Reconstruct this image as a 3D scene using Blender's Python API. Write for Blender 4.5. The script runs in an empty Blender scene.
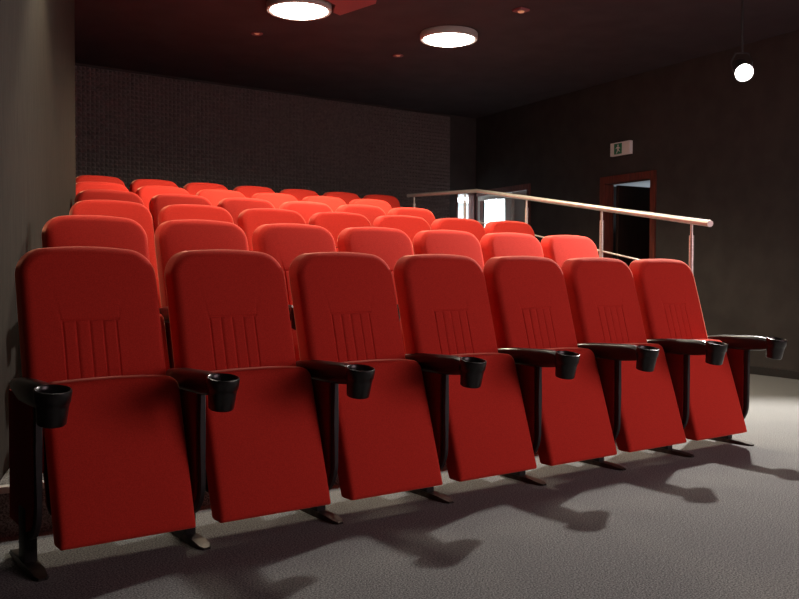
import bpy, bmesh, math, random
from mathutils import Vector, Matrix
random.seed(7)
S = bpy.context.scene
COL = S.collection

# ------------------------------------------------------------------ camera
cam_d = bpy.data.cameras.new('camera')
cam = bpy.data.objects.new('camera', cam_d); COL.objects.link(cam)
cR = Vector((0.81067992, -0.58547464, 0.00418536))
cU = Vector((0.0134147, 0.02572037, 0.99957917))
cF = Vector((0.5853359, 0.81028261, -0.02870495))
cm = Matrix((cR, cU, -cF)).transposed().to_4x4()
cm.translation = Vector((-0.7264, -3.1192, 0.9845))
cam.matrix_world = cm
cam_d.sensor_width = 36.0
cam_d.lens = 889.5854 / 799 * 36.0
cam_d.clip_start = 0.05
S.camera = cam

# ------------------------------------------------------------------ view, world
S.view_settings.view_transform = 'Standard'
S.view_settings.look = 'None'
S.view_settings.gamma = 1
S.view_settings.use_curve_mapping = False
S.view_settings.exposure = 0.0
W = bpy.data.worlds.new('world'); S.world = W
W.use_nodes = True
W.node_tree.nodes['Background'].inputs[0].default_value = (0.30, 0.20, 0.18, 1)
W.node_tree.nodes['Background'].inputs[1].default_value = 0.035

def lamp(name, kind, loc, power, color, size=0.1, target=None, spot=None, blend=0.4):
    d = bpy.data.lights.new(name, kind)
    d.energy = power; d.color = color
    if kind == 'AREA':
        d.shape = 'DISK'; d.size = size
    else:
        d.shadow_soft_size = size
    if kind == 'SPOT':
        d.spot_size = math.radians(spot); d.spot_blend = blend
    o = bpy.data.objects.new(name, d); COL.objects.link(o)
    o.location = loc
    if target is not None:
        o.rotation_euler = (Vector(target) - Vector(loc)).to_track_quat('-Z', 'Y').to_euler()
    return o

CEIL = 3.3
WARM = (1.0, 0.86, 0.62)
KEY = (5.72, 1.10, 2.62)            # the bright spotlight whose beam throws the armrest shadows
KEYDIR = Vector((3.0, -2.0, 0.0)) - Vector(KEY)
kd = KEYDIR.normalized()
lamp('spotlight_beam', 'SPOT', Vector(KEY) + kd * 0.045, 760, (1.0, 0.94, 0.87), 0.05, Vector(KEY) + kd * 2, 126, 0.5)
# round ceiling lamps: the two further ones are in the picture, the last two are added for backrest rims and third-row fronts
DOWN = [(4.70, 3.60), (3.08, 3.64), (0.80, 1.74), (2.50, 1.70), (4.10, 1.60)]
DOWN_POWER = [500, 580, 170, 230, 240]
DOWN_CONE = [132, 156, 88, 88, 86]
for (dx, dy), pw, cone in zip(DOWN, DOWN_POWER, DOWN_CONE):
    lamp('downlight_beam', 'SPOT', (dx, dy, CEIL - 0.112), pw, WARM, 0.20, (dx, dy, 0), cone, 0.6)
lamp('corridor_beam', 'AREA', (8.75, 8.1, 2.20), 210, (0.88, 0.95, 1.0), 1.0, (8.75, 8.1, 0))
lamp('side_room_fill', 'AREA', (8.9, 4.5, 1.5), 2.0, (0.80, 0.90, 1.0), 0.4, (8.7, 4.2, 3.2))  # added uplight without a fitting, brightens the side room ceiling

# ------------------------------------------------------------------ materials
def new_mat(name, color, rough=0.7, metal=0.0, sheen=0.0, sheen_tint=(1, 1, 1, 1), spec=0.5, coat=0.0):
    m = bpy.data.materials.new(name); m.use_nodes = True
    b = m.node_tree.nodes['Principled BSDF']
    b.inputs['Base Color'].default_value = (*color, 1)
    b.inputs['Roughness'].default_value = rough
    b.inputs['Metallic'].default_value = metal
    b.inputs['Specular IOR Level'].default_value = spec
    if sheen:
        b.inputs['Sheen Weight'].default_value = sheen
        b.inputs['Sheen Roughness'].default_value = 0.28
        b.inputs['Sheen Tint'].default_value = sheen_tint
    if coat:
        b.inputs['Coat Weight'].default_value = coat
    return m

def noise_color(m, c1, c2, scale, detail=4, stretch=None, bump=0.0, lo=0.35, hi=0.65, dist=0.002):
    nt = m.node_tree; b = nt.nodes['Principled BSDF']
    tc = nt.nodes.new('ShaderNodeTexCoord')
    mp = nt.nodes.new('ShaderNodeMapping')
    nt.links.new(tc.outputs['Object'], mp.inputs['Vector'])
    if stretch: mp.inputs['Scale'].default_value = stretch
    n = nt.nodes.new('ShaderNodeTexNoise'); n.inputs['Scale'].default_value = scale
    n.inputs['Detail'].default_value = detail
    nt.links.new(mp.outputs['Vector'], n.inputs['Vector'])
    r = nt.nodes.new('ShaderNodeValToRGB')
    r.color_ramp.elements[0].position = lo; r.color_ramp.elements[0].color = (*c1, 1)
    r.color_ramp.elements[1].position = hi; r.color_ramp.elements[1].color = (*c2, 1)
    nt.links.new(n.outputs['Fac'], r.inputs['Fac'])
    nt.links.new(r.outputs['Color'], b.inputs['Base Color'])
    if bump:
        bp = nt.nodes.new('ShaderNodeBump'); bp.inputs['Strength'].default_value = bump
        bp.inputs['Distance'].default_value = dist
        nt.links.new(n.outputs['Fac'], bp.inputs['Height'])
        nt.links.new(bp.outputs['Normal'], b.inputs['Normal'])
    return m

FABRIC = new_mat('red_fabric', (0.55, 0.03, 0.02), 0.9, sheen=0.95, sheen_tint=(1.0, 0.42, 0.28, 1), spec=0.15)
noise_color(FABRIC, (0.54, 0.029, 0.019), (0.66, 0.042, 0.026), 260, 3, bump=0.25, dist=0.001)
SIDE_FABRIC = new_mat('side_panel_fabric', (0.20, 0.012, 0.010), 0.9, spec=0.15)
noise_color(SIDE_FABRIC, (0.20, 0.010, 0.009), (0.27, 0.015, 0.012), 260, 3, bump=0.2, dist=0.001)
PLASTIC = new_mat('black_plastic', (0.010, 0.009, 0.009), 0.28, spec=0.5)
noise_color(PLASTIC, (0.006, 0.005, 0.005), (0.010, 0.008, 0.008), 90, 2)
SHELL = new_mat('black_shell', (0.012, 0.011, 0.011), 0.5)
noise_color(SHELL, (0.010, 0.009, 0.009), (0.016, 0.014, 0.014), 60, 2)
STEEL_BLACK = new_mat('black_steel', (0.02, 0.018, 0.017), 0.6, metal=0.0)
noise_color(STEEL_BLACK, (0.009, 0.008, 0.008), (0.015, 0.013, 0.012), 40, 2)
FOOT = new_mat('worn_foot_metal', (0.12, 0.10, 0.085), 0.45, metal=0.7)
noise_color(FOOT, (0.025, 0.021, 0.019), (0.07, 0.06, 0.05), 30, 3)
STEEL = new_mat('brushed_steel', (0.62, 0.56, 0.50), 0.36, metal=0.7)
noise_color(STEEL, (0.56, 0.51, 0.46), (0.68, 0.62, 0.56), 12, 3, stretch=(1, 1, 8))
CARPET = new_mat('grey_carpet', (0.2, 0.2, 0.2), 0.97, spec=0.1)
noise_color(CARPET, (0.070, 0.071, 0.069), (0.33, 0.332, 0.325), 170, 6, bump=0.6, lo=0.35, hi=0.65, dist=0.004)
DARKWALL = new_mat('dark_plaster', (0.03, 0.026, 0.024), 0.85, spec=0.2)
noise_color(DARKWALL, (0.040, 0.034, 0.032), (0.050, 0.043, 0.040), 5, 5, bump=0.2)
BROWNWALL = new_mat('woven_brown_panel', (0.15, 0.12, 0.1), 0.9, spec=0.15)
noise_color(BROWNWALL, (0.017, 0.0135, 0.010), (0.031, 0.025, 0.019), 60, 4, stretch=(1, 1, 0.08), bump=0.4)
CEILMAT = new_mat('dark_ceiling', (0.03, 0.02, 0.02), 0.9, spec=0.2)
noise_color(CEILMAT, (0.042, 0.032, 0.036), (0.052, 0.040, 0.045), 3, 4)
FOAM = new_mat('charcoal_foam', (0.03, 0.03, 0.03), 0.95, spec=0.1)
noise_color(FOAM, (0.13, 0.110, 0.105), (0.18, 0.153, 0.145), 30, 3)
WOOD = new_mat('red_brown_wood', (0.16, 0.035, 0.02), 0.45)
noise_color(WOOD, (0.09, 0.019, 0.013), (0.165, 0.038, 0.022), 14, 4, stretch=(3, 3, 0.3))
DARKWOOD = new_mat('dark_door_wood', (0.05, 0.02, 0.015), 0.5)
noise_color(DARKWOOD, (0.018, 0.007, 0.005), (0.032, 0.012, 0.009), 10, 4, stretch=(3, 3, 0.3))
WHITE = new_mat('white_paint', (0.82, 0.84, 0.85), 0.7)
noise_color(WHITE, (0.80, 0.82, 0.83), (0.86, 0.88, 0.88), 3, 2)
GREYP = new_mat('grey_paint', (0.35, 0.36, 0.35), 0.7)
noise_color(GREYP, (0.33, 0.34, 0.33), (0.38, 0.39, 0.38), 3, 2)
BEIGE = new_mat('beige_frame_paint', (0.45, 0.40, 0.36), 0.5)
noise_color(BEIGE, (0.42, 0.37, 0.34), (0.48, 0.43, 0.39), 3, 2)
ALU = new_mat('pale_nosing', (0.62, 0.60, 0.56), 0.5)
noise_color(ALU, (0.58, 0.56, 0.52), (0.68, 0.66, 0.62), 20, 2)
SIGNW = new_mat('sign_white', (0.62, 0.58, 0.54), 0.5)
noise_color(SIGNW, (0.84, 0.80, 0.76), (0.90, 0.86, 0.82), 3, 2)
SIGNG = new_mat('sign_green', (0.02, 0.20, 0.10), 0.5)
noise_color(SIGNG, (0.018, 0.18, 0.09), (0.025, 0.22, 0.11), 3, 2)
REDPANEL = new_mat('red_panel', (0.40, 0.05, 0.05), 0.6)
noise_color(REDPANEL, (0.20, 0.055, 0.06), (0.25, 0.07, 0.075), 3, 2)
GLASS = new_mat('door_glass', (1, 1, 1), 0.03, spec=0.5)
GLASS.node_tree.nodes['Principled BSDF'].inputs['Transmission Weight'].default_value = 1.0
GLASS.node_tree.nodes['Principled BSDF'].inputs['IOR'].default_value = 1.05

def emit_mat(name, color, strength):
    m = new_mat(name, color, 0.4)
    b = m.node_tree.nodes['Principled BSDF']
    b.inputs['Emission Color'].default_value = (*color, 1)
    b.inputs['Emission Strength'].default_value = strength
    return m
LAMPGLOW = emit_mat('lit_diffuser', (1.0, 0.93, 0.82), 14)
KEYGLOW = emit_mat('lit_spotlight_lens', (1.0, 0.96, 0.9), 120)
SCREEN = emit_mat('fill_panel_glow', (1.0, 0.72, 0.78), 3.3)  # pinkish glow of the added front fill panel
SMALLGLOW = emit_mat('small_lit_lens', (1.0, 0.55, 0.30), 0.15)

# ------------------------------------------------------------------ mesh helpers
def link(name, bm, mat, parent=None, smooth=True, angle=None):
    bmesh.ops.recalc_face_normals(bm, faces=bm.faces)
    me = bpy.data.meshes.new(name); bm.to_mesh(me); bm.free()
    me.materials.append(mat)
    for p in me.polygons: p.use_smooth = smooth
    if smooth and angle is not None:
        me.set_sharp_from_angle(angle=math.radians(angle))
    o = bpy.data.objects.new(name, me); COL.objects.link(o)
    if parent: o.parent = parent
    return o

def thing(name, label, cat, loc=(0, 0, 0), rotz=0, group=None):
    o = bpy.data.objects.new(name, None); COL.objects.link(o)
    o.empty_display_size = 0.1
    o.location = loc; o.rotation_euler = (0, 0, rotz)
    o['label'] = label; o['category'] = cat
    if group: o['group'] = group
    return o

def struct(name, bm, mat, **k):
    o = link(name, bm, mat, **k); o['kind'] = 'structure'; return o

def add_box(bm, p0, p1, bevel=0.0):
    vs = []
    for x in (p0[0], p1[0]):
        for y in (p0[1], p1[1]):
            for z in (p0[2], p1[2]):
                vs.append(bm.verts.new((x, y, z)))
    fs = [(0, 1, 3, 2), (4, 6, 7, 5), (0, 4, 5, 1), (2, 3, 7, 6), (0, 2, 6, 4), (1, 5, 7, 3)]
    faces = [bm.faces.new([vs[i] for i in f]) for f in fs]
    if bevel:
        edges = list({e for f in faces for e in f.edges})
        bmesh.ops.bevel(bm, geom=edges, offset=bevel, segments=2, affect='EDGES', profile=0.5)

def add_prism(bm, pts, z0, z1):
    a = [bm.verts.new((x, y, z0)) for x, y in pts]
    b = [bm.verts.new((x, y, z1)) for x, y in pts]
    bm.faces.new(a[::-1]); bm.faces.new(b)
    n = len(pts)
    for i in range(n):
        bm.faces.new((a[i], a[(i + 1) % n], b[(i + 1) % n], b[i]))

def add_tube(bm, pts, r, n=12, closed_ends=True):
    pts = [Vector(p) for p in pts]; rings = []
    up = None
    for i, p in enumerate(pts):
        t = (pts[min(i + 1, len(pts) - 1)] - pts[max(i - 1, 0)]).normalized()
        ref = Vector((0, 0, 1)) if abs(t.z) < 0.95 else Vector((0, 1, 0))
        a = t.cross(ref).normalized(); b = t.cross(a)
        rr = r[i] if isinstance(r, (list, tuple)) else r
        rings.append([bm.verts.new(p + (a * math.cos(2 * math.pi * k / n) + b * math.sin(2 * math.pi * k / n)) * rr) for k in range(n)])
    for i in range(len(rings) - 1):
        for k in range(n):
            bm.faces.new((rings[i][k], rings[i][(k + 1) % n], rings[i + 1][(k + 1) % n], rings[i + 1][k]))
    if closed_ends:
        bm.faces.new(rings[0][::-1]); bm.faces.new(rings[-1])

def add_lathe(bm, prof, c=(0, 0, 0), n=36, close=True, rot=None):
    rings = []
    rot = rot or Matrix.Identity(3)
    c = Vector(c)
    for r, z in prof:
        if r < 1e-6:
            rings.append([bm.verts.new(rot @ Vector((0, 0, z)) + c)])
        else:
            rings.append([bm.verts.new(rot @ Vector((r * math.cos(2 * math.pi * k / n), r * math.sin(2 * math.pi * k / n), z)) + c) for k in range(n)])
    for a, b in zip(rings[:-1], rings[1:]):
        for k in range(n):
            k2 = (k + 1) % n
            if len(a) == 1 and len(b) == 1: continue
            if len(a) == 1: bm.faces.new((a[0], b[k2], b[k]))
            elif len(b) == 1: bm.faces.new((a[k], a[k2], b[0]))
            else: bm.faces.new((a[k], a[k2], b[k2], b[k]))

def wall_mesh(P, Q, z0, z1, thick, holes=()):
    """A wall from P to Q (thickness to the right of the direction), with rectangular holes (s0, s1, h0, h1)."""
    bm = bmesh.new()
    P = Vector((*P, 0)); Q = Vector((*Q, 0)); L = (Q - P).length; d = (Q - P) / L
    nrm = Vector((d.y, -d.x, 0))
    M = Matrix((d, nrm, Vector((0, 0, 1)))).transposed().to_4x4(); M.translation = P
    cuts = sorted({0, L, *[h[0] for h in holes], *[h[1] for h in holes]})
    for a, b in zip(cuts[:-1], cuts[1:]):
        spans = [(z0, z1)]
        for h in holes:
            if h[0] <= a + 1e-6 and h[1] >= b - 1e-6:
                spans = [s for s in ((z0, h[2]), (h[3], z1)) if s[1] - s[0] > 1e-4]
        for s0, s1 in spans: add_box(bm, (a, 0, s0), (b, thick, s1))
    bm.transform(M)
    bmesh.ops.remove_doubles(bm, verts=bm.verts, dist=1e-5)
    return bm

# ------------------------------------------------------------------ room shell
SK = 0.37                                        # the left wall runs askew to the rows
lw = lambda y: 0.03 + SK * (y - 0.56)            # its x at depth y
rwx = lambda y: 7.3 + 0.13 * (y - 1.8)           # right wall
YB, YF = 7.0, -4.7
ROWY = 1.0881
RISE = [0.0, 0.187, 0.355, 0.519, 0.683, 0.854]
OFF = [0.0, 0.3635, 0.7947, 1.1339, 1.4045, 1.7318]
PITCH = 0.56

bm = bmesh.new(); add_prism(bm, [(-3.4, YF - .3), (10, YF - .3), (10, 9.8), (-3.4, 9.8)], -0.12, 0.0)
struct('floor', bm, CARPET, smooth=False)
bm = bmesh.new(); add_prism(bm, [(-3.4, YF - .3), (rwx(YF) + .4, YF - .3), (rwx(YB) + .12, YB + .14), (-3.4, YB + .14)], CEIL, CEIL + 0.12)
struct('ceiling', bm, CEILMAT, smooth=False)
# left: brown woven panelling up to a corner, then a dark return
LE = 3.95
struct('wall_left', wall_mesh((lw(LE), LE), (lw(YF), YF), 0, CEIL, 0.25), BROWNWALL, smooth=False)
struct('wall_rear_left', wall_mesh((1.20, YB), (1.20, LE + 0.12), 0, CEIL, 0.2), DARKWALL, smooth=False)
struct('wall_front', wall_mesh((lw(YF) - .3, YF), (rwx(YF) + .3, YF), 0, CEIL, 0.2), DARKWALL, smooth=False)
# right wall: door opening and a glazed opening
rlen = math.hypot(rwx(YB) - rwx(YF), YB - YF); k = math.sqrt(1 + 0.13 ** 2)
sY = lambda y: (y - YF) * k
DOOR_Y = (3.37, 4.22); GL_Y = (5.66, 6.97)
struct('wall_right', wall_mesh((rwx(YF), YF), (rwx(YB + .05), YB + .05), 0, CEIL, 0.14,
       [(sY(DOOR_Y[0]), sY(DOOR_Y[1]), 0, 2.15), (sY(GL_Y[0]), sY(GL_Y[1]), 0, 2.22)]), DARKWALL, smooth=False)
BX = (7.60, 7.955)
struct('wall_back', wall_mesh((BX[1] + .06, YB), (1.0, YB), 0, CEIL, 0.14, [(0.06, BX[1] + .06 - BX[0], 0, 2.22)]), DARKWALL, smooth=False)

# acoustic foam on the back wall: a field of little pyramids
bm = bmesh.new()
cs = 0.05; x = 1.22; nx = int((7.52 - 1.22) / cs); nz = int((CEIL - 0.02 - 0.86) / cs)
grid = [[bm.verts.new((1.22 + i * cs, YB - 0.012, 0.87 + j * cs)) for i in range(nx + 1)] for j in range(nz + 1)]
for j in range(nz):
    for i in range(nx):
        c = bm.verts.new((1.22 + (i + .5) * cs, YB - 0.012 - 0.032, 0.87 + (j + .5) * cs))
        q = [grid[j][i], grid[j][i + 1], grid[j + 1][i + 1], grid[j + 1][i]]
        for a in range(4): bm.faces.new((q[a], q[(a + 1) % 4], c))
me = bpy.data.meshes.new('trim_acoustic_foam'); 
back = [bm.verts.new((1.22 + i * nx * cs, YB - 0.001, 0.87 + j * nz * cs)) for i, j in ((0, 0), (1, 0), (1, 1), (0, 1))]
bm.faces.new(back)
bm.to_mesh(me); bm.free(); me.materials.append(FOAM)
o = bpy.data.objects.new('trim_acoustic_foam', me); COL.objects.link(o); o['kind'] = 'structure'

# stepped platforms
edge_x = lambda y: 4.60 + 0.385 * (y - 0.52)
for r in range(1, 6):
    y0 = 0.39 + (r - 1) * ROWY; y1 = y0 + ROWY if r < 5 else YB
    lx = lambda y: lw(y) + 0.004 if y <= LE else 1.205
    pts = [(lx(y0), y0)]
    if r < 5: pts += [(edge_x(y0), y0), (edge_x(y1), y1)]
    else: pts += [(edge_x(y0), y0), (edge_x(4.86), 4.86), (5.98, 5.85), (5.98, YB - .002)]
    if y0 < LE < y1: pts += [(lx(y1), y1), (1.205, LE + .001), (lx(LE), LE)]
    else: pts += [(lx(y1), y1)]
    bm = bmesh.new(); add_prism(bm, pts, 0.001, RISE[r]); struct('floor_platform', bm, CARPET, smooth=False)
    bm = bmesh.new(); add_box(bm, (lx(y0) + .004, y0 - 0.004, RISE[r] - 0.022), (edge_x(y0) - .01, y0 + 0.035, RISE[r] + 0.003), 0.002)
    struct('trim_%d' % r, bm, ALU, smooth=False)

# side steps between the seats' right ends and the railing are part of the platforms; skirting at the right wall
bm = wall_mesh((rwx(YF) - .012, YF), (rwx(3.28) - .012, 3.28), 0.001, 0.08, 0.011); struct('baseboard_right', bm, SHELL, smooth=False)

# ------------------------------------------------------------------ rooms beyond the openings
struct('wall_corridor_far', wall_mesh((9.7, 5.0), (9.7, 9.6), 0, 2.6, 0.1), WHITE, smooth=False)
struct('wall_corridor_end', wall_mesh((7.1, 9.5), (9.8, 9.5), 0, 2.6, -0.1), WHITE, smooth=False)
struct('wall_corridor_near', wall_mesh((7.95, 5.1), (9.8, 5.1), 0, 2.6, 0.1), WHITE, smooth=False)
struct('wall_corridor_side', wall_mesh((7.2, 7.15), (7.2, 9.5), 0, 2.6, -0.1), WHITE, smooth=False)
bm = bmesh.new(); add_prism(bm, [(7.90, 5.0), (9.8, 5.0), (9.8, 9.6), (7.1, 9.6), (7.1, 7.15), (8.13, 7.15)], 2.32, 2.42)
struct('ceiling_corridor', bm, GREYP, smooth=False)
bm = bmesh.new(); add_prism(bm, [(7.95, 5.1), (9.7, 5.1), (9.7, 9.5), (7.2, 9.5), (7.2, 7.15), (8.13, 7.15)], 0.001, 0.01)
struct('floor_corridor', bm, GREYP, smooth=False)
# small dark room behind the open door
struct('wall_side_room', wall_mesh((9.5, 2.4), (9.5, 4.9), 0, 2.7, 0.1), DARKWALL, smooth=False)
struct('wall_side_room_north', wall_mesh((7.85, 4.9), (9.6, 4.9), 0, 2.7, -0.1), DARKWALL, smooth=False)
struct('wall_side_room_south', wall_mesh((7.5, 2.4), (9.6, 2.4), 0, 2.7, 0.1), DARKWALL, smooth=False)
bm = bmesh.new(); add_prism(bm, [(7.515, 2.3), (9.6, 2.3), (9.6, 5.0), (7.87, 5.0)], 2.17, 2.27)
struct('ceiling_side_room', bm, WHITE, smooth=False)

def on_right(y, d, z):      # point at depth y along the right wall, d metres in front of it (into the room)
    return Vector((rwx(y), y, z)) + Vector((-1, 0.13, 0)).normalized() * d

def box_on_right(bm, y0, y1, d0, d1, z0, z1, bev=0.0):
    tmp = bmesh.new(); add_box(tmp, (0, 0, z0), ((y1 - y0) * k, d1 - d0, z1), bev)
    u = Vector((0.13, 1, 0)).normalized(); n = Vector((-1, 0.13, 0)).normalized()
    M = Matrix((u, n, Vector((0, 0, 1)))).transposed().to_4x4(); M.translation = on_right(y0, d0, 0)
    tmp.transform(M); me = bpy.data.meshes.new('t'); tmp.to_mesh(me); tmp.free(); bm.from_mesh(me); bpy.data.meshes.remove(me)

# wooden door frame with an open dark leaf
bm = bmesh.new()
a, b = DOOR_Y
box_on_right(bm, a - .035, a + .045, -.13, .02, 0, 2.08)
box_on_right(bm, b - .045, b + .035, -.13, .02, 0, 2.08)
box_on_right(bm, a - .035, b + .035, -.13, .02, 2.08, 2.165)
dframe = struct('door_1', bm, WOOD, smooth=False)
bm = bmesh.new()
hinge = on_right(b - .075, -.12, 0)
tmp = bmesh.new(); add_box(tmp, (0, -0.02, 0.01), (0.72, 0.02, 2.07), 0.003)
ang = math.radians(-6)
M = Matrix.Rotation(ang, 4, 'Z'); M.translation = hinge + Vector((0.035, -0.01, 0)); tmp.transform(M)
me = bpy.data.meshes.new('t'); tmp.to_mesh(me); tmp.free(); bm.from_mesh(me)
leaf = link('door_leaf', bm, DARKWOOD, dframe, smooth=False)
hp = M @ Vector((0.64, -0.02, 1.02)); hd = (M.to_3x3() @ Vector((0, -1, 0))); hx = (M.to_3x3() @ Vector((-1, 0, 0)))
bm = bmesh.new(); add_tube(bm, [hp, hp + hd * .05, hp + hd * .05 + hx * .11], 0.009)
link('door_handle', bm, STEEL, leaf)

# glazed doors: bright right-wall pair and the narrow pane in the back wall
bm = bmesh.new(); a, b = GL_Y
box_on_right(bm, a, a + .07, -.12, .015, 0, 2.14)
box_on_right(bm, b - .018, b, -.10, .015, 0, 2.14)
box_on_right(bm, a, b, -.12, .015, 2.14, 2.22)
g1 = struct('door_2', bm, WOOD, smooth=False)
for y0, y1 in ((a + .072, a + .42), (a + .435, b - .020)):
    bm = bmesh.new()
    st0, st1 = (.03, .03) if y0 < a + .1 else (.16, .012)
    box_on_right(bm, y0, y0 + st0, -.035, -.002, 0.01, 2.135)
    box_on_right(bm, y1 - st1, y1, -.035, -.002, 0.01, 2.135)
    box_on_right(bm, y0 + st0, y1 - st1, -.035, -.002, 2.07, 2.135)
    box_on_right(bm, y0 + st0, y1 - st1, -.035, -.002, 0.01, 0.14)
    lf = link('door_leaf', bm, BEIGE, g1, smooth=False)
    bm = bmesh.new(); box_on_right(bm, y0 + st0, y1 - st1, -.022, -.016, 0.14, 2.07)
    link('pane', bm, GLASS if st0 > .1 else GREYP, lf, smooth=False)
bm = bmesh.new()
add_box(bm, (BX[0], YB - .01, 0), (BX[0] + .03, YB + .12, 2.22)); add_box(bm, (BX[1] - .02, YB - .01, 0), (BX[1], YB + .12, 2.22))
add_box(bm, (BX[0] + .03, YB - .01, 2.17), (BX[1] - .02, YB + .12, 2.22))
w1 = struct('window_1', bm, WOOD, smooth=False)
bm = bmesh.new(); add_box(bm, (BX[0] + .03, YB + .05, 0.01), (BX[1] - .02, YB + .056, 2.17)); link('pane', bm, GLASS, w1, smooth=False)

# ------------------------------------------------------------------ the seats
def slab(z0, z1, hw, yf, thick, Rt, Rb, re, bulge, groove=None, nx=44, nz=48, arch=0.0, extra_x=(), extra_z=()):
    """Upholstered slab: rounded-rectangle outline in x/z, front face leaning along yf(z), edges rolled by radius re."""
    H = z1 - z0
    def half(z):
        w = hw((z - z0) / H)
        if z > z1 - Rt: t = z - (z1 - Rt); w = w - Rt + math.sqrt(max(Rt * Rt - t * t, 0))
        elif z < z0 + Rb: t = (z0 + Rb) - z; w = w - Rb + math.sqrt(max(Rb * Rb - t * t, 0))
        return w
    def edge(x, z):
        w = hw((z - z0) / H); ax = abs(x); ex = w - ax
        ez, R = (z1 - z, Rt) if z > (z0 + z1) / 2 else (z - z0, Rb)
        if ex < R and ez < R: return max(R - math.hypot(R - ex, R - ez), 0)
        return max(min(ex, ez), 0)
    def nodes(n, dens):
        t = [i / n for i in range(n + 1)]
        return [0.5 - 0.5 * (math.sin(math.pi * (0.5 - v)) / 1) if dens else v for v in t]
    us = [2 * v - 1 for v in nodes(nx, True)]
    us = sorted(set(us) | set(extra_x))
    zs = [z0 + H * v for v in nodes(nz, True)]
    if extra_z: zs = sorted([z for z in zs if abs(z - extra_z[3]) > .0085] + list(extra_z))
    bm = bmesh.new()
    def rows(front):
        out = []
        for z in zs:
            w = half(z); row = []
            for u in us:
                x = u * w
                e = edge(x, z)
                roll = re - math.sqrt(max(re * re - (re - min(e, re)) ** 2, 0))
                zz = z + (arch * (1 - (x / max(w, 1e-4)) ** 2) * ((z - z0) / H) ** 3 if arch else 0)
                if front:
                    b = bulge * (1 - min(1, abs(x) / max(w, 1e-4)) ** 4) * math.sin(math.pi * min(max((z - z0) / H, 0), 1)) ** 0.6
                    g = groove(x, z) if groove else 0
                    y = yf(z) + roll - b + g
                else:
                    y = yf(z) + thick - roll
                row.append(bm.verts.new((x, y, zz)))
            out.append(row)
        return out
    Fg, Bg = rows(True), rows(False)
    nu = len(us)
    for G, flip in ((Fg, False), (Bg, True)):
        for j in range(len(zs) - 1):
            for i in range(nu - 1):
                q = (G[j][i], G[j][i + 1], G[j + 1][i + 1], G[j + 1][i])
                bm.faces.new(q[::-1] if flip else q)
    for j in range(len(zs) - 1):
        bm.faces.new((Fg[j + 1][0], Bg[j + 1][0], Bg[j][0], Fg[j][0]))
        bm.faces.new((Fg[j][-1], Bg[j][-1], Bg[j + 1][-1], Fg[j + 1][-1]))
    for i in range(nu - 1):
        bm.faces.new((Fg[0][i + 1], Fg[0][i], Bg[0][i], Bg[0][i + 1]))
        bm.faces.new((Fg[-1][i], Fg[-1][i + 1], Bg[-1][i + 1], Bg[-1][i]))
    return bm

BT, BB = 1.074, 0.30        # backrest top and bottom
SEAM = 0.812
PX = -0.024
def back_y(z): return 0.095 + (z - 0.60) * 0.28
def vee(d, w, depth): return depth * max(0.0, 1 - abs(d) / w) ** 0.8
def back_groove(x, z):
    g = 0.0; x = x - PX
    if z < SEAM + 0.004:
        for lx_ in (-0.098, -0.052, -0.004, 0.044, 0.092):
            g = max(g, vee(x - lx_, 0.006, 0.005))
        if abs(x) < 0.105: # soft pillows between the pleats
            ph = ((x + 0.098) / 0.048) % 1.0
            g -= 0.003 * math.sin(math.pi * ph) if -0.098 < x < 0.092 else 0
    if abs(x) < 0.105: g = max(g, vee(z - SEAM, 0.005, 0.005))
    if z > SEAM:                      # the head cushion's slanting seams
        t = (z - SEAM) / (BT - SEAM)
        g = max(g, vee(abs(x) - (0.103 + 0.045 * t), 0.005, 0.002 * max(0.0, 1 - t)))
    return g

def backrest_bm():
    xs = []
    for c in (-0.098, -0.052, -0.004, 0.044, 0.092, -0.103, 0.103):
        for d in (-0.006, -0.003, 0, 0.003, 0.006): xs.append((c + d + PX) / 0.2490)
    return slab(BB, BT, lambda t: 0.2490, back_y, 0.118, 0.105, 0.02, 0.030, 0.010, back_groove, nx=52, nz=90, arch=0.008, extra_x=xs, extra_z=[SEAM + d for d in (-.007, -.0045, -.002, 0, .002, .0045, .007)])

def cush_y(z): return 0.000 - (0.603 - z) * 0.325
def cushion_bm():
    return slab(0.080, 0.606, lambda t: 0.235 + 0.001 * t, cush_y, 0.095, 0.040, 0.008, 0.020, 0.008, None, nx=28, nz=30, arch=0.006)

def shell_bm():             # dark pan behind the cushion, seen only from the side
    return slab(0.16, 0.57, lambda t: 0.225, lambda z: cush_y(z) + 0.096, 0.045, 0.03, 0.03, 0.012, 0, None, nx=10, nz=10)

def loft(sections, n=20, power=3.0):
    bm = bmesh.new(); rings = []
    for (y, hw, zt, zb) in sections:
        zc, hh = (zt + zb) / 2, (zt - zb) / 2; ring = []
        for i in range(n):
            a = 2 * math.pi * i / n; c, s = math.cos(a), math.sin(a)
            ring.append(bm.verts.new((hw * math.copysign(abs(c) ** (2 / power), c), y, zc + hh * math.copysign(abs(s) ** (2 / power), s))))
        rings.append(ring)
    for a, b in zip(rings[:-1], rings[1:]):
        for i in range(n): bm.faces.new((a[i], a[(i + 1) % n], b[(i + 1) % n], b[i]))
    bm.faces.new(rings[0]); bm.faces.new(rings[-1][::-1])
    return bm

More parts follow.
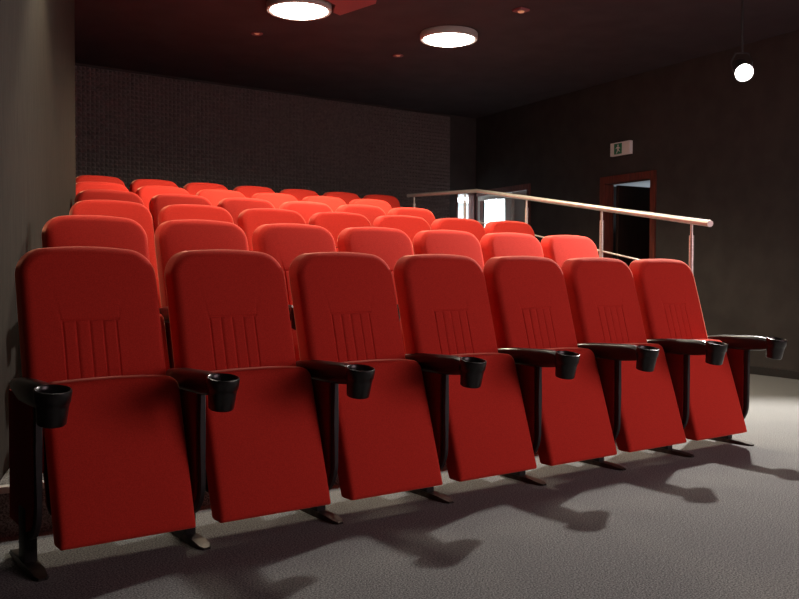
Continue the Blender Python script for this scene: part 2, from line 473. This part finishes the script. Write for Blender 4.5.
def armrest_bm():
    return loft([(0.165, 0.018, 0.612, 0.580), (0.155, 0.022, 0.618, 0.574), (0.09, 0.026, 0.626, 0.562), (0.03, 0.031, 0.632, 0.552),
                 (-0.10, 0.032, 0.636, 0.551), (-0.17, 0.031, 0.638, 0.553), (-0.21, 0.028, 0.637, 0.556), (-0.242, 0.026, 0.633, 0.560), (-0.266, 0.028, 0.624, 0.566)])
CUPY = -0.312
def cup_bm():
    bm = bmesh.new()
    add_lathe(bm, [(0, .522), (0.036, .522), (0.0405, .526), (0.045, .575), (0.0475, .590), (0.0500, .592), (0.0525, .622), (0.0515, .6265),
                   (0.0485, .6275), (0.0455, .6240), (0.0440, .612), (0.038, .532), (0, .530)], (0, 0, -0.62), 40)
    bm.transform(Matrix.Translation((0, CUPY, 0.622)) @ Matrix.Rotation(math.radians(9), 4, 'X') @ Matrix.Scale(1.07, 4))
    return bm

def panel_bm():             # upholstered side panel with a curved lower front corner
    prof = []
    y0, y1, z0, z1, R = -0.115, 0.20, 0.125, 0.575, 0.10
    prof += [(y1, z1), (y0, z1)]
    for i in range(9):
        a = math.pi + math.pi / 2 * i / 8
        prof.append((y0 + R + R * math.cos(a), z0 + R + R * math.sin(a)))
    prof += [(y1, z0)]
    bm = bmesh.new()
    A = [bm.verts.new((-0.0165, y, z)) for y, z in prof]; B = [bm.verts.new((0.0165, y, z)) for y, z in prof]
    bm.faces.new(A); bm.faces.new(B[::-1])
    for i in range(len(prof)): bm.faces.new((A[i], B[i], B[(i + 1) % len(prof)], A[(i + 1) % len(prof)]))
    return bm

def bar_bm():               # black bar down the front of the panel, curving under it
    pts = [(-0.130, 0.56), (-0.130, 0.40), (-0.130, 0.235)]
    for i in range(1, 9):
        a = math.pi + math.pi / 2 * i / 8
        pts.append((-0.130 + 0.115 + 0.115 * math.cos(a), 0.235 - 0.0 + 0.125 * math.sin(a)))
    pts.append((0.03, 0.110))
    bm = bmesh.new(); h = 0.0105; rings = []
    for i, (y, z) in enumerate(pts):
        a = Vector(pts[max(i - 1, 0)]); b = Vector(pts[min(i + 1, len(pts) - 1)]); t = (b - a).normalized(); nn = Vector((-t.y, t.x))
        ring = []
        for sx, sn in ((-1, -1), (1, -1), (1, 1), (-1, 1)):
            p = Vector((y, z)) + nn * 0.013 * sn
            ring.append(bm.verts.new((sx * h, p.x, p.y)))
        rings.append(ring)
    for a, b in zip(rings[:-1], rings[1:]):
        for i in range(4): bm.faces.new((a[i], a[(i + 1) % 4], b[(i + 1) % 4], b[i]))
    bm.faces.new(rings[0]); bm.faces.new(rings[-1])
    bmesh.ops.bevel(bm, geom=[e for e in bm.edges if abs(e.verts[0].co.x - e.verts[1].co.x) < 1e-6], offset=0.003, segments=1, affect='EDGES')
    return bm

def leg_bm():
    bm = bmesh.new(); add_box(bm, (-0.021, -0.028, 0.010), (0.021, 0.052, 0.20), 0.004); return bm
def foot_bm():
    pts = [(0.19, 0.022), (0.03, 0.030), (-0.10, 0.030), (-0.155, 0.026), (-0.175, 0.013)]
    top = [0.010, 0.022, 0.020, 0.012, 0.008]
    bm = bmesh.new(); rings = []
    for (y, w), t in zip(pts, top):
        rings.append([bm.verts.new((-w, y, 0.001)), bm.verts.new((w, y, 0.001)), bm.verts.new((w * .8, y, t)), bm.verts.new((-w * .8, y, t))])
    for a, b in zip(rings[:-1], rings[1:]):
        for i in range(4): bm.faces.new((a[i], a[(i + 1) % 4], b[(i + 1) % 4], b[i]))
    bm.faces.new(rings[0]); bm.faces.new(rings[-1])
    return bm

MESH = {}
def part(name, key, maker, mat, parent, dx=0.0, angle=None):
    if key not in MESH:
        o = link(name, maker(), mat, parent, smooth=True, angle=angle); MESH[key] = o.data
    else:
        o = bpy.data.objects.new(name, MESH[key]); COL.objects.link(o); o.parent = parent
    o.location = (dx, 0, 0)
    return o

def add_stand(root, dx):
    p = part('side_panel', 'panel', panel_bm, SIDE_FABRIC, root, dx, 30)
    part('support_bar', 'bar', bar_bm, STEEL_BLACK, root, dx, 40)
    l = part('leg', 'leg', leg_bm, STEEL_BLACK, root, dx, 40)
    part('foot_plate', 'foot', foot_bm, FOOT, l, 0, 40)
    a = part('armrest', 'arm', armrest_bm, PLASTIC, root, dx, 60)
    part('cup_holder', 'cup', cup_bm, PLASTIC, a, 0, 50)

def make_seat():
    t = thing('cinema_seat', '', 'seat')
    part('backrest', 'back', backrest_bm, FABRIC, t, -0.004)
    part('seat_cushion', 'cushion', cushion_bm, FABRIC, t, 0.013)
    part('seat_pan', 'pan', shell_bm, SHELL, t)
    add_stand(t, -PITCH / 2)
    return t

def copy_tree(o, parent=None):
    c = o.copy(); COL.objects.link(c); c.parent = parent
    for ch in o.children: copy_tree(ch, c)
    return c

seat0 = make_seat(); first = True
COUNT = [7, 7, 7, 6, 6, 7]
ROWNAME = ['front row', 'second row', 'third row', 'fourth row', 'fifth row', 'last row against the foam wall']
ORD = ['leftmost', 'second from left', 'third from left', 'fourth from left', 'fifth from left', 'sixth from left', 'rightmost']
for r in range(6):
    seat_list = []
    for i in range(COUNT[r]):
        if first: s = seat0; first = False
        else: s = copy_tree(seat0)
        seat_list.append(s)
        s.location = ((i + .5) * PITCH + OFF[r], r * ROWY, RISE[r])
        where = ORD[i] if i < COUNT[r] - 1 else 'rightmost'
        if r == 0: lab = 'red folding cinema seat, %s in the front row' % where
        elif r == 5: lab = 'red cinema seat, %s in the last row before the foam wall' % where
        else: lab = 'red cinema seat, %s in the %s' % (where, ROWNAME[r])
        s['label'] = lab; s['category'] = 'seat'; s['group'] = 'red cinema seats, ' + ('last row' if r == 5 else ROWNAME[r])
for r in range(6):
    pass
# the right-hand end seat of every row has a second armrest
for s in [o for o in list(COL.objects) if o.name.startswith('cinema_seat') and 'rightmost' in o['label']]:
    add_stand(s, PITCH / 2)

# ------------------------------------------------------------------ railing
RA, RB, RC = Vector((4.47, 0.52, 1.332)), Vector((6.08, 4.78, 1.955)), Vector((5.80, 5.75, 1.95))
rail = thing('handrail', 'brushed steel handrail sloping down beside the right end of the rows', 'railing', (0, 0, 0))
bm = bmesh.new()
ext = (RA - RB).normalized()
add_tube(bm, [RA + ext * 0.01, RA, RB, RB + (RC - RB).normalized() * 0.03, RC], 0.0225, 16)
link('top_rail', bm, STEEL, rail, angle=50)
def ground(y):
    z = 0.0
    for r in range(1, 6):
        if y >= 0.39 + (r - 1) * ROWY: z = RISE[r]
    return z
def rail_pt(t): return RA.lerp(RB, t)
posts = [RA.lerp(RB, .045), RA.lerp(RB, .331), RA.lerp(RB, .677), RB.lerp(RC, .16), RB.lerp(RC, .90)]
for p in posts:
    gz = ground(p.y); bm = bmesh.new()
    add_tube(bm, [(p.x, p.y, gz + .002), (p.x, p.y, gz + 0.012), (p.x, p.y, gz + .0125)], [0.045, 0.045, 0.017], 20)
    add_tube(bm, [(p.x, p.y, gz + .012), (p.x, p.y, p.z - 0.10)], 0.017, 14)
    add_tube(bm, [(p.x, p.y, p.z - 0.10), (p.x, p.y, p.z - 0.015)], 0.010, 12)
    link('post', bm, STEEL, rail, angle=50)
for dz in (0.355,):
    bm = bmesh.new(); add_tube(bm, [posts[0] - Vector((0, 0, dz)), posts[2] - Vector((0, 0, dz)), RB - Vector((0, 0, dz)), posts[4] - Vector((0, 0, dz))], 0.0075, 10)
    link('lower_rail', bm, STEEL, rail, angle=50)

# ------------------------------------------------------------------ exit sign on the right wall
sg = thing('exit_sign', 'white emergency exit sign with green running figure square above the wooden door', 'sign', on_right(3.88, 0, 2.47), math.atan2(1, 0.13))
# local frame: +x runs along the wall into the depth, +y into the room
bm = bmesh.new(); add_box(bm, (-0.165, 0.002, -0.077), (0.165, 0.05, 0.077), 0.004); link('housing', bm, SIGNW, sg, smooth=False)
bm = bmesh.new(); add_box(bm, (-0.035, 0.0505, -0.062), (0.095, 0.0525, 0.062)); pl = link('pictogram_plate', bm, SIGNG, sg, smooth=False)
bm = bmesh.new()
F0 = 0.0530
add_prism_pts = []
def flat(bm, pts):
    A = [bm.verts.new((x - .03, F0, z)) for x, z in pts]; B = [bm.verts.new((x - .03, F0 + .0008, z)) for x, z in pts]
    bm.faces.new(A); bm.faces.new(B[::-1])
    for i in range(len(pts)): bm.faces.new((A[i], B[i], B[(i + 1) % len(pts)], A[(i + 1) % len(pts)]))
flat(bm, [(0.058 + 0.011 * math.cos(a * math.pi / 6), 0.040 + 0.011 * math.sin(a * math.pi / 6)) for a in range(12)])
flat(bm, [(0.072, 0.026), (0.048, 0.026), (0.044, -0.008), (0.068, -0.010)])
flat(bm, [(0.068, 0.026), (0.092, 0.014), (0.096, 0.000), (0.087, -0.002), (0.082, 0.008), (0.066, 0.014)])
flat(bm, [(0.052, 0.024), (0.030, 0.016), (0.020, 0.002), (0.028, -0.002), (0.036, 0.008), (0.052, 0.012)])
flat(bm, [(0.046, -0.006), (0.058, -0.008), (0.046, -0.030), (0.026, -0.036), (0.024, -0.028), (0.038, -0.022)])
flat(bm, [(0.056, -0.008), (0.068, -0.008), (0.076, -0.030), (0.090, -0.050), (0.080, -0.054), (0.066, -0.034)])
link('running_figure', bm, SIGNW, pl, smooth=False)

# ------------------------------------------------------------------ ceiling fittings
def downlight(x, y, lab):
    t = thing('ceiling_light', lab, 'lamp', (x, y, CEIL), 0, 'round ceiling lamps')
    bm = bmesh.new(); add_lathe(bm, [(0.20, -0.001), (0.272, -0.001), (0.278, -0.010), (0.278, -0.060), (0.268, -0.068), (0.250, -0.064), (0.245, -0.03), (0.20, -0.03)], n=48)
    link('lamp_rim', bm, BEIGE, t, angle=40)
    bm = bmesh.new(); add_lathe(bm, [(0, -0.105), (0.08, -0.102), (0.16, -0.091), (0.22, -0.075), (0.243, -0.062), (0.243, -0.05), (0, -0.046)], n=48)
    link('diffuser', bm, LAMPGLOW, t, angle=40)
downlight(*DOWN[0], 'round glowing ceiling lamp, the whole disc in view right of the red panel')
downlight(*DOWN[1], 'round glowing ceiling lamp touching the red ceiling panel, cut by the top edge')
downlight(*DOWN[2], 'round ceiling lamp over the left columns of seats, above the picture')

downlight(*DOWN[3], 'added round lamp over the middle of the front row, unseen above the picture, lighting the rims')
downlight(*DOWN[4], 'added round lamp over the right end of the second row, unseen above the picture, lighting the seats behind')
# added glowing panel on the front wall, unseen behind the viewpoint: soft fill for the seat fronts
t = thing('fill_panel', 'added wide glowing fill panel on the front wall, unseen, lighting the seat fronts', 'fill light', (4.6, YF + 0.005, 1.75))
bm = bmesh.new(); add_box(bm, (-2.2, 0.0, -1.2), (2.2, 0.05, 1.2), 0.005); link('fill_panel_frame', bm, SHELL, t, smooth=False)
bm = bmesh.new(); add_box(bm, (-2.1, 0.051, -1.1), (2.1, 0.056, 1.1)); link('fill_panel_surface', bm, SCREEN, t, smooth=False)

# the spotlight that flares at top right
t = thing('spotlight', 'blazing spotlight hanging from the ceiling at the top right', 'lamp', (KEY[0], KEY[1], KEY[2]))
q = kd.to_track_quat('Z', 'Y').to_matrix()
bm = bmesh.new(); add_lathe(bm, [(0, -0.16), (0.045, -0.16), (0.060, -0.14), (0.068, -0.02), (0.075, 0.03), (0.070, 0.03), (0.062, 0.0), (0.0, -0.01)], n=32, rot=q)
link('lamp_housing', bm, SHELL, t, angle=40)
bm = bmesh.new(); add_lathe(bm, [(0, 0.012), (0.05, 0.010), (0.0615, 0.004), (0.0615, 0.001), (0, 0.001)], n=32, rot=q)
link('lens', bm, KEYGLOW, t, angle=40)
bm = bmesh.new()
side = kd.cross(Vector((0, 0, 1))).normalized(); mid = kd * -0.06; top = Vector((mid.x, mid.y, 0.16))
add_tube(bm, [mid + side * .07, mid + side * .085 + Vector((0, 0, .06)), top + side * .05, top, top - side * .05, mid - side * .085 + Vector((0, 0, .06)), mid - side * .07], 0.008, 8)
add_tube(bm, [top, (top.x, top.y, CEIL - KEY[2] - 0.012)], 0.010, 10)
add_tube(bm, [(top.x, top.y, CEIL - KEY[2] - 0.014), (top.x, top.y, CEIL - KEY[2] - 0.001)], 0.05, 20)
link('bracket', bm, STEEL_BLACK, t, angle=40)

# red slab hanging under the ceiling beside the left lamp
bm = bmesh.new(); add_prism(bm, [(3.40, 3.60), (3.49, 3.635), (3.55, 3.165), (3.3, 2.7), (2.9, 3.0), (2.95, 3.30), (3.12, 3.32), (3.30, 3.40)], CEIL - 0.03, CEIL - 0.001)
o = link('ceiling_panel', bm, REDPANEL, smooth=False); o['label'] = 'red panel hanging under the ceiling beside the left round lamp'; o['category'] = 'ceiling panel'

def small_spot(x, y, lab):
    t = thing('recessed_spotlight', lab, 'lamp', (x, y, CEIL), 0, 'small ceiling spots')
    bm = bmesh.new(); add_lathe(bm, [(0.030, -0.001), (0.055, -0.001), (0.058, -0.008), (0.050, -0.014), (0.034, -0.012), (0.030, -0.004)], n=28); link('trim_ring', bm, REDPANEL, t)
    bm = bmesh.new(); add_lathe(bm, [(0, -0.012), (0.020, -0.010), (0.030, -0.003), (0, -0.002)], n=20); link('lens', bm, SMALLGLOW, t)
small_spot(3.213, 4.698, 'tiny amber ceiling spot below the left round lamp')
small_spot(4.805, 4.583, 'tiny amber ceiling spot midway between the two round lamps')
o = thing('smoke_detector', 'small reddish square ceiling fitting right of the round lamp', 'detector', (4.711, 2.615, CEIL))
bm = bmesh.new(); add_box(bm, (-.055, -.055, -.022), (.055, .055, -.001), .004); link('housing', bm, REDPANEL, o, smooth=False)
bm = bmesh.new(); add_lathe(bm, [(0, -.034), (.025, -.030), (.03, -.0225), (0, -.0225)], n=20); link('lens', bm, SMALLGLOW, o)
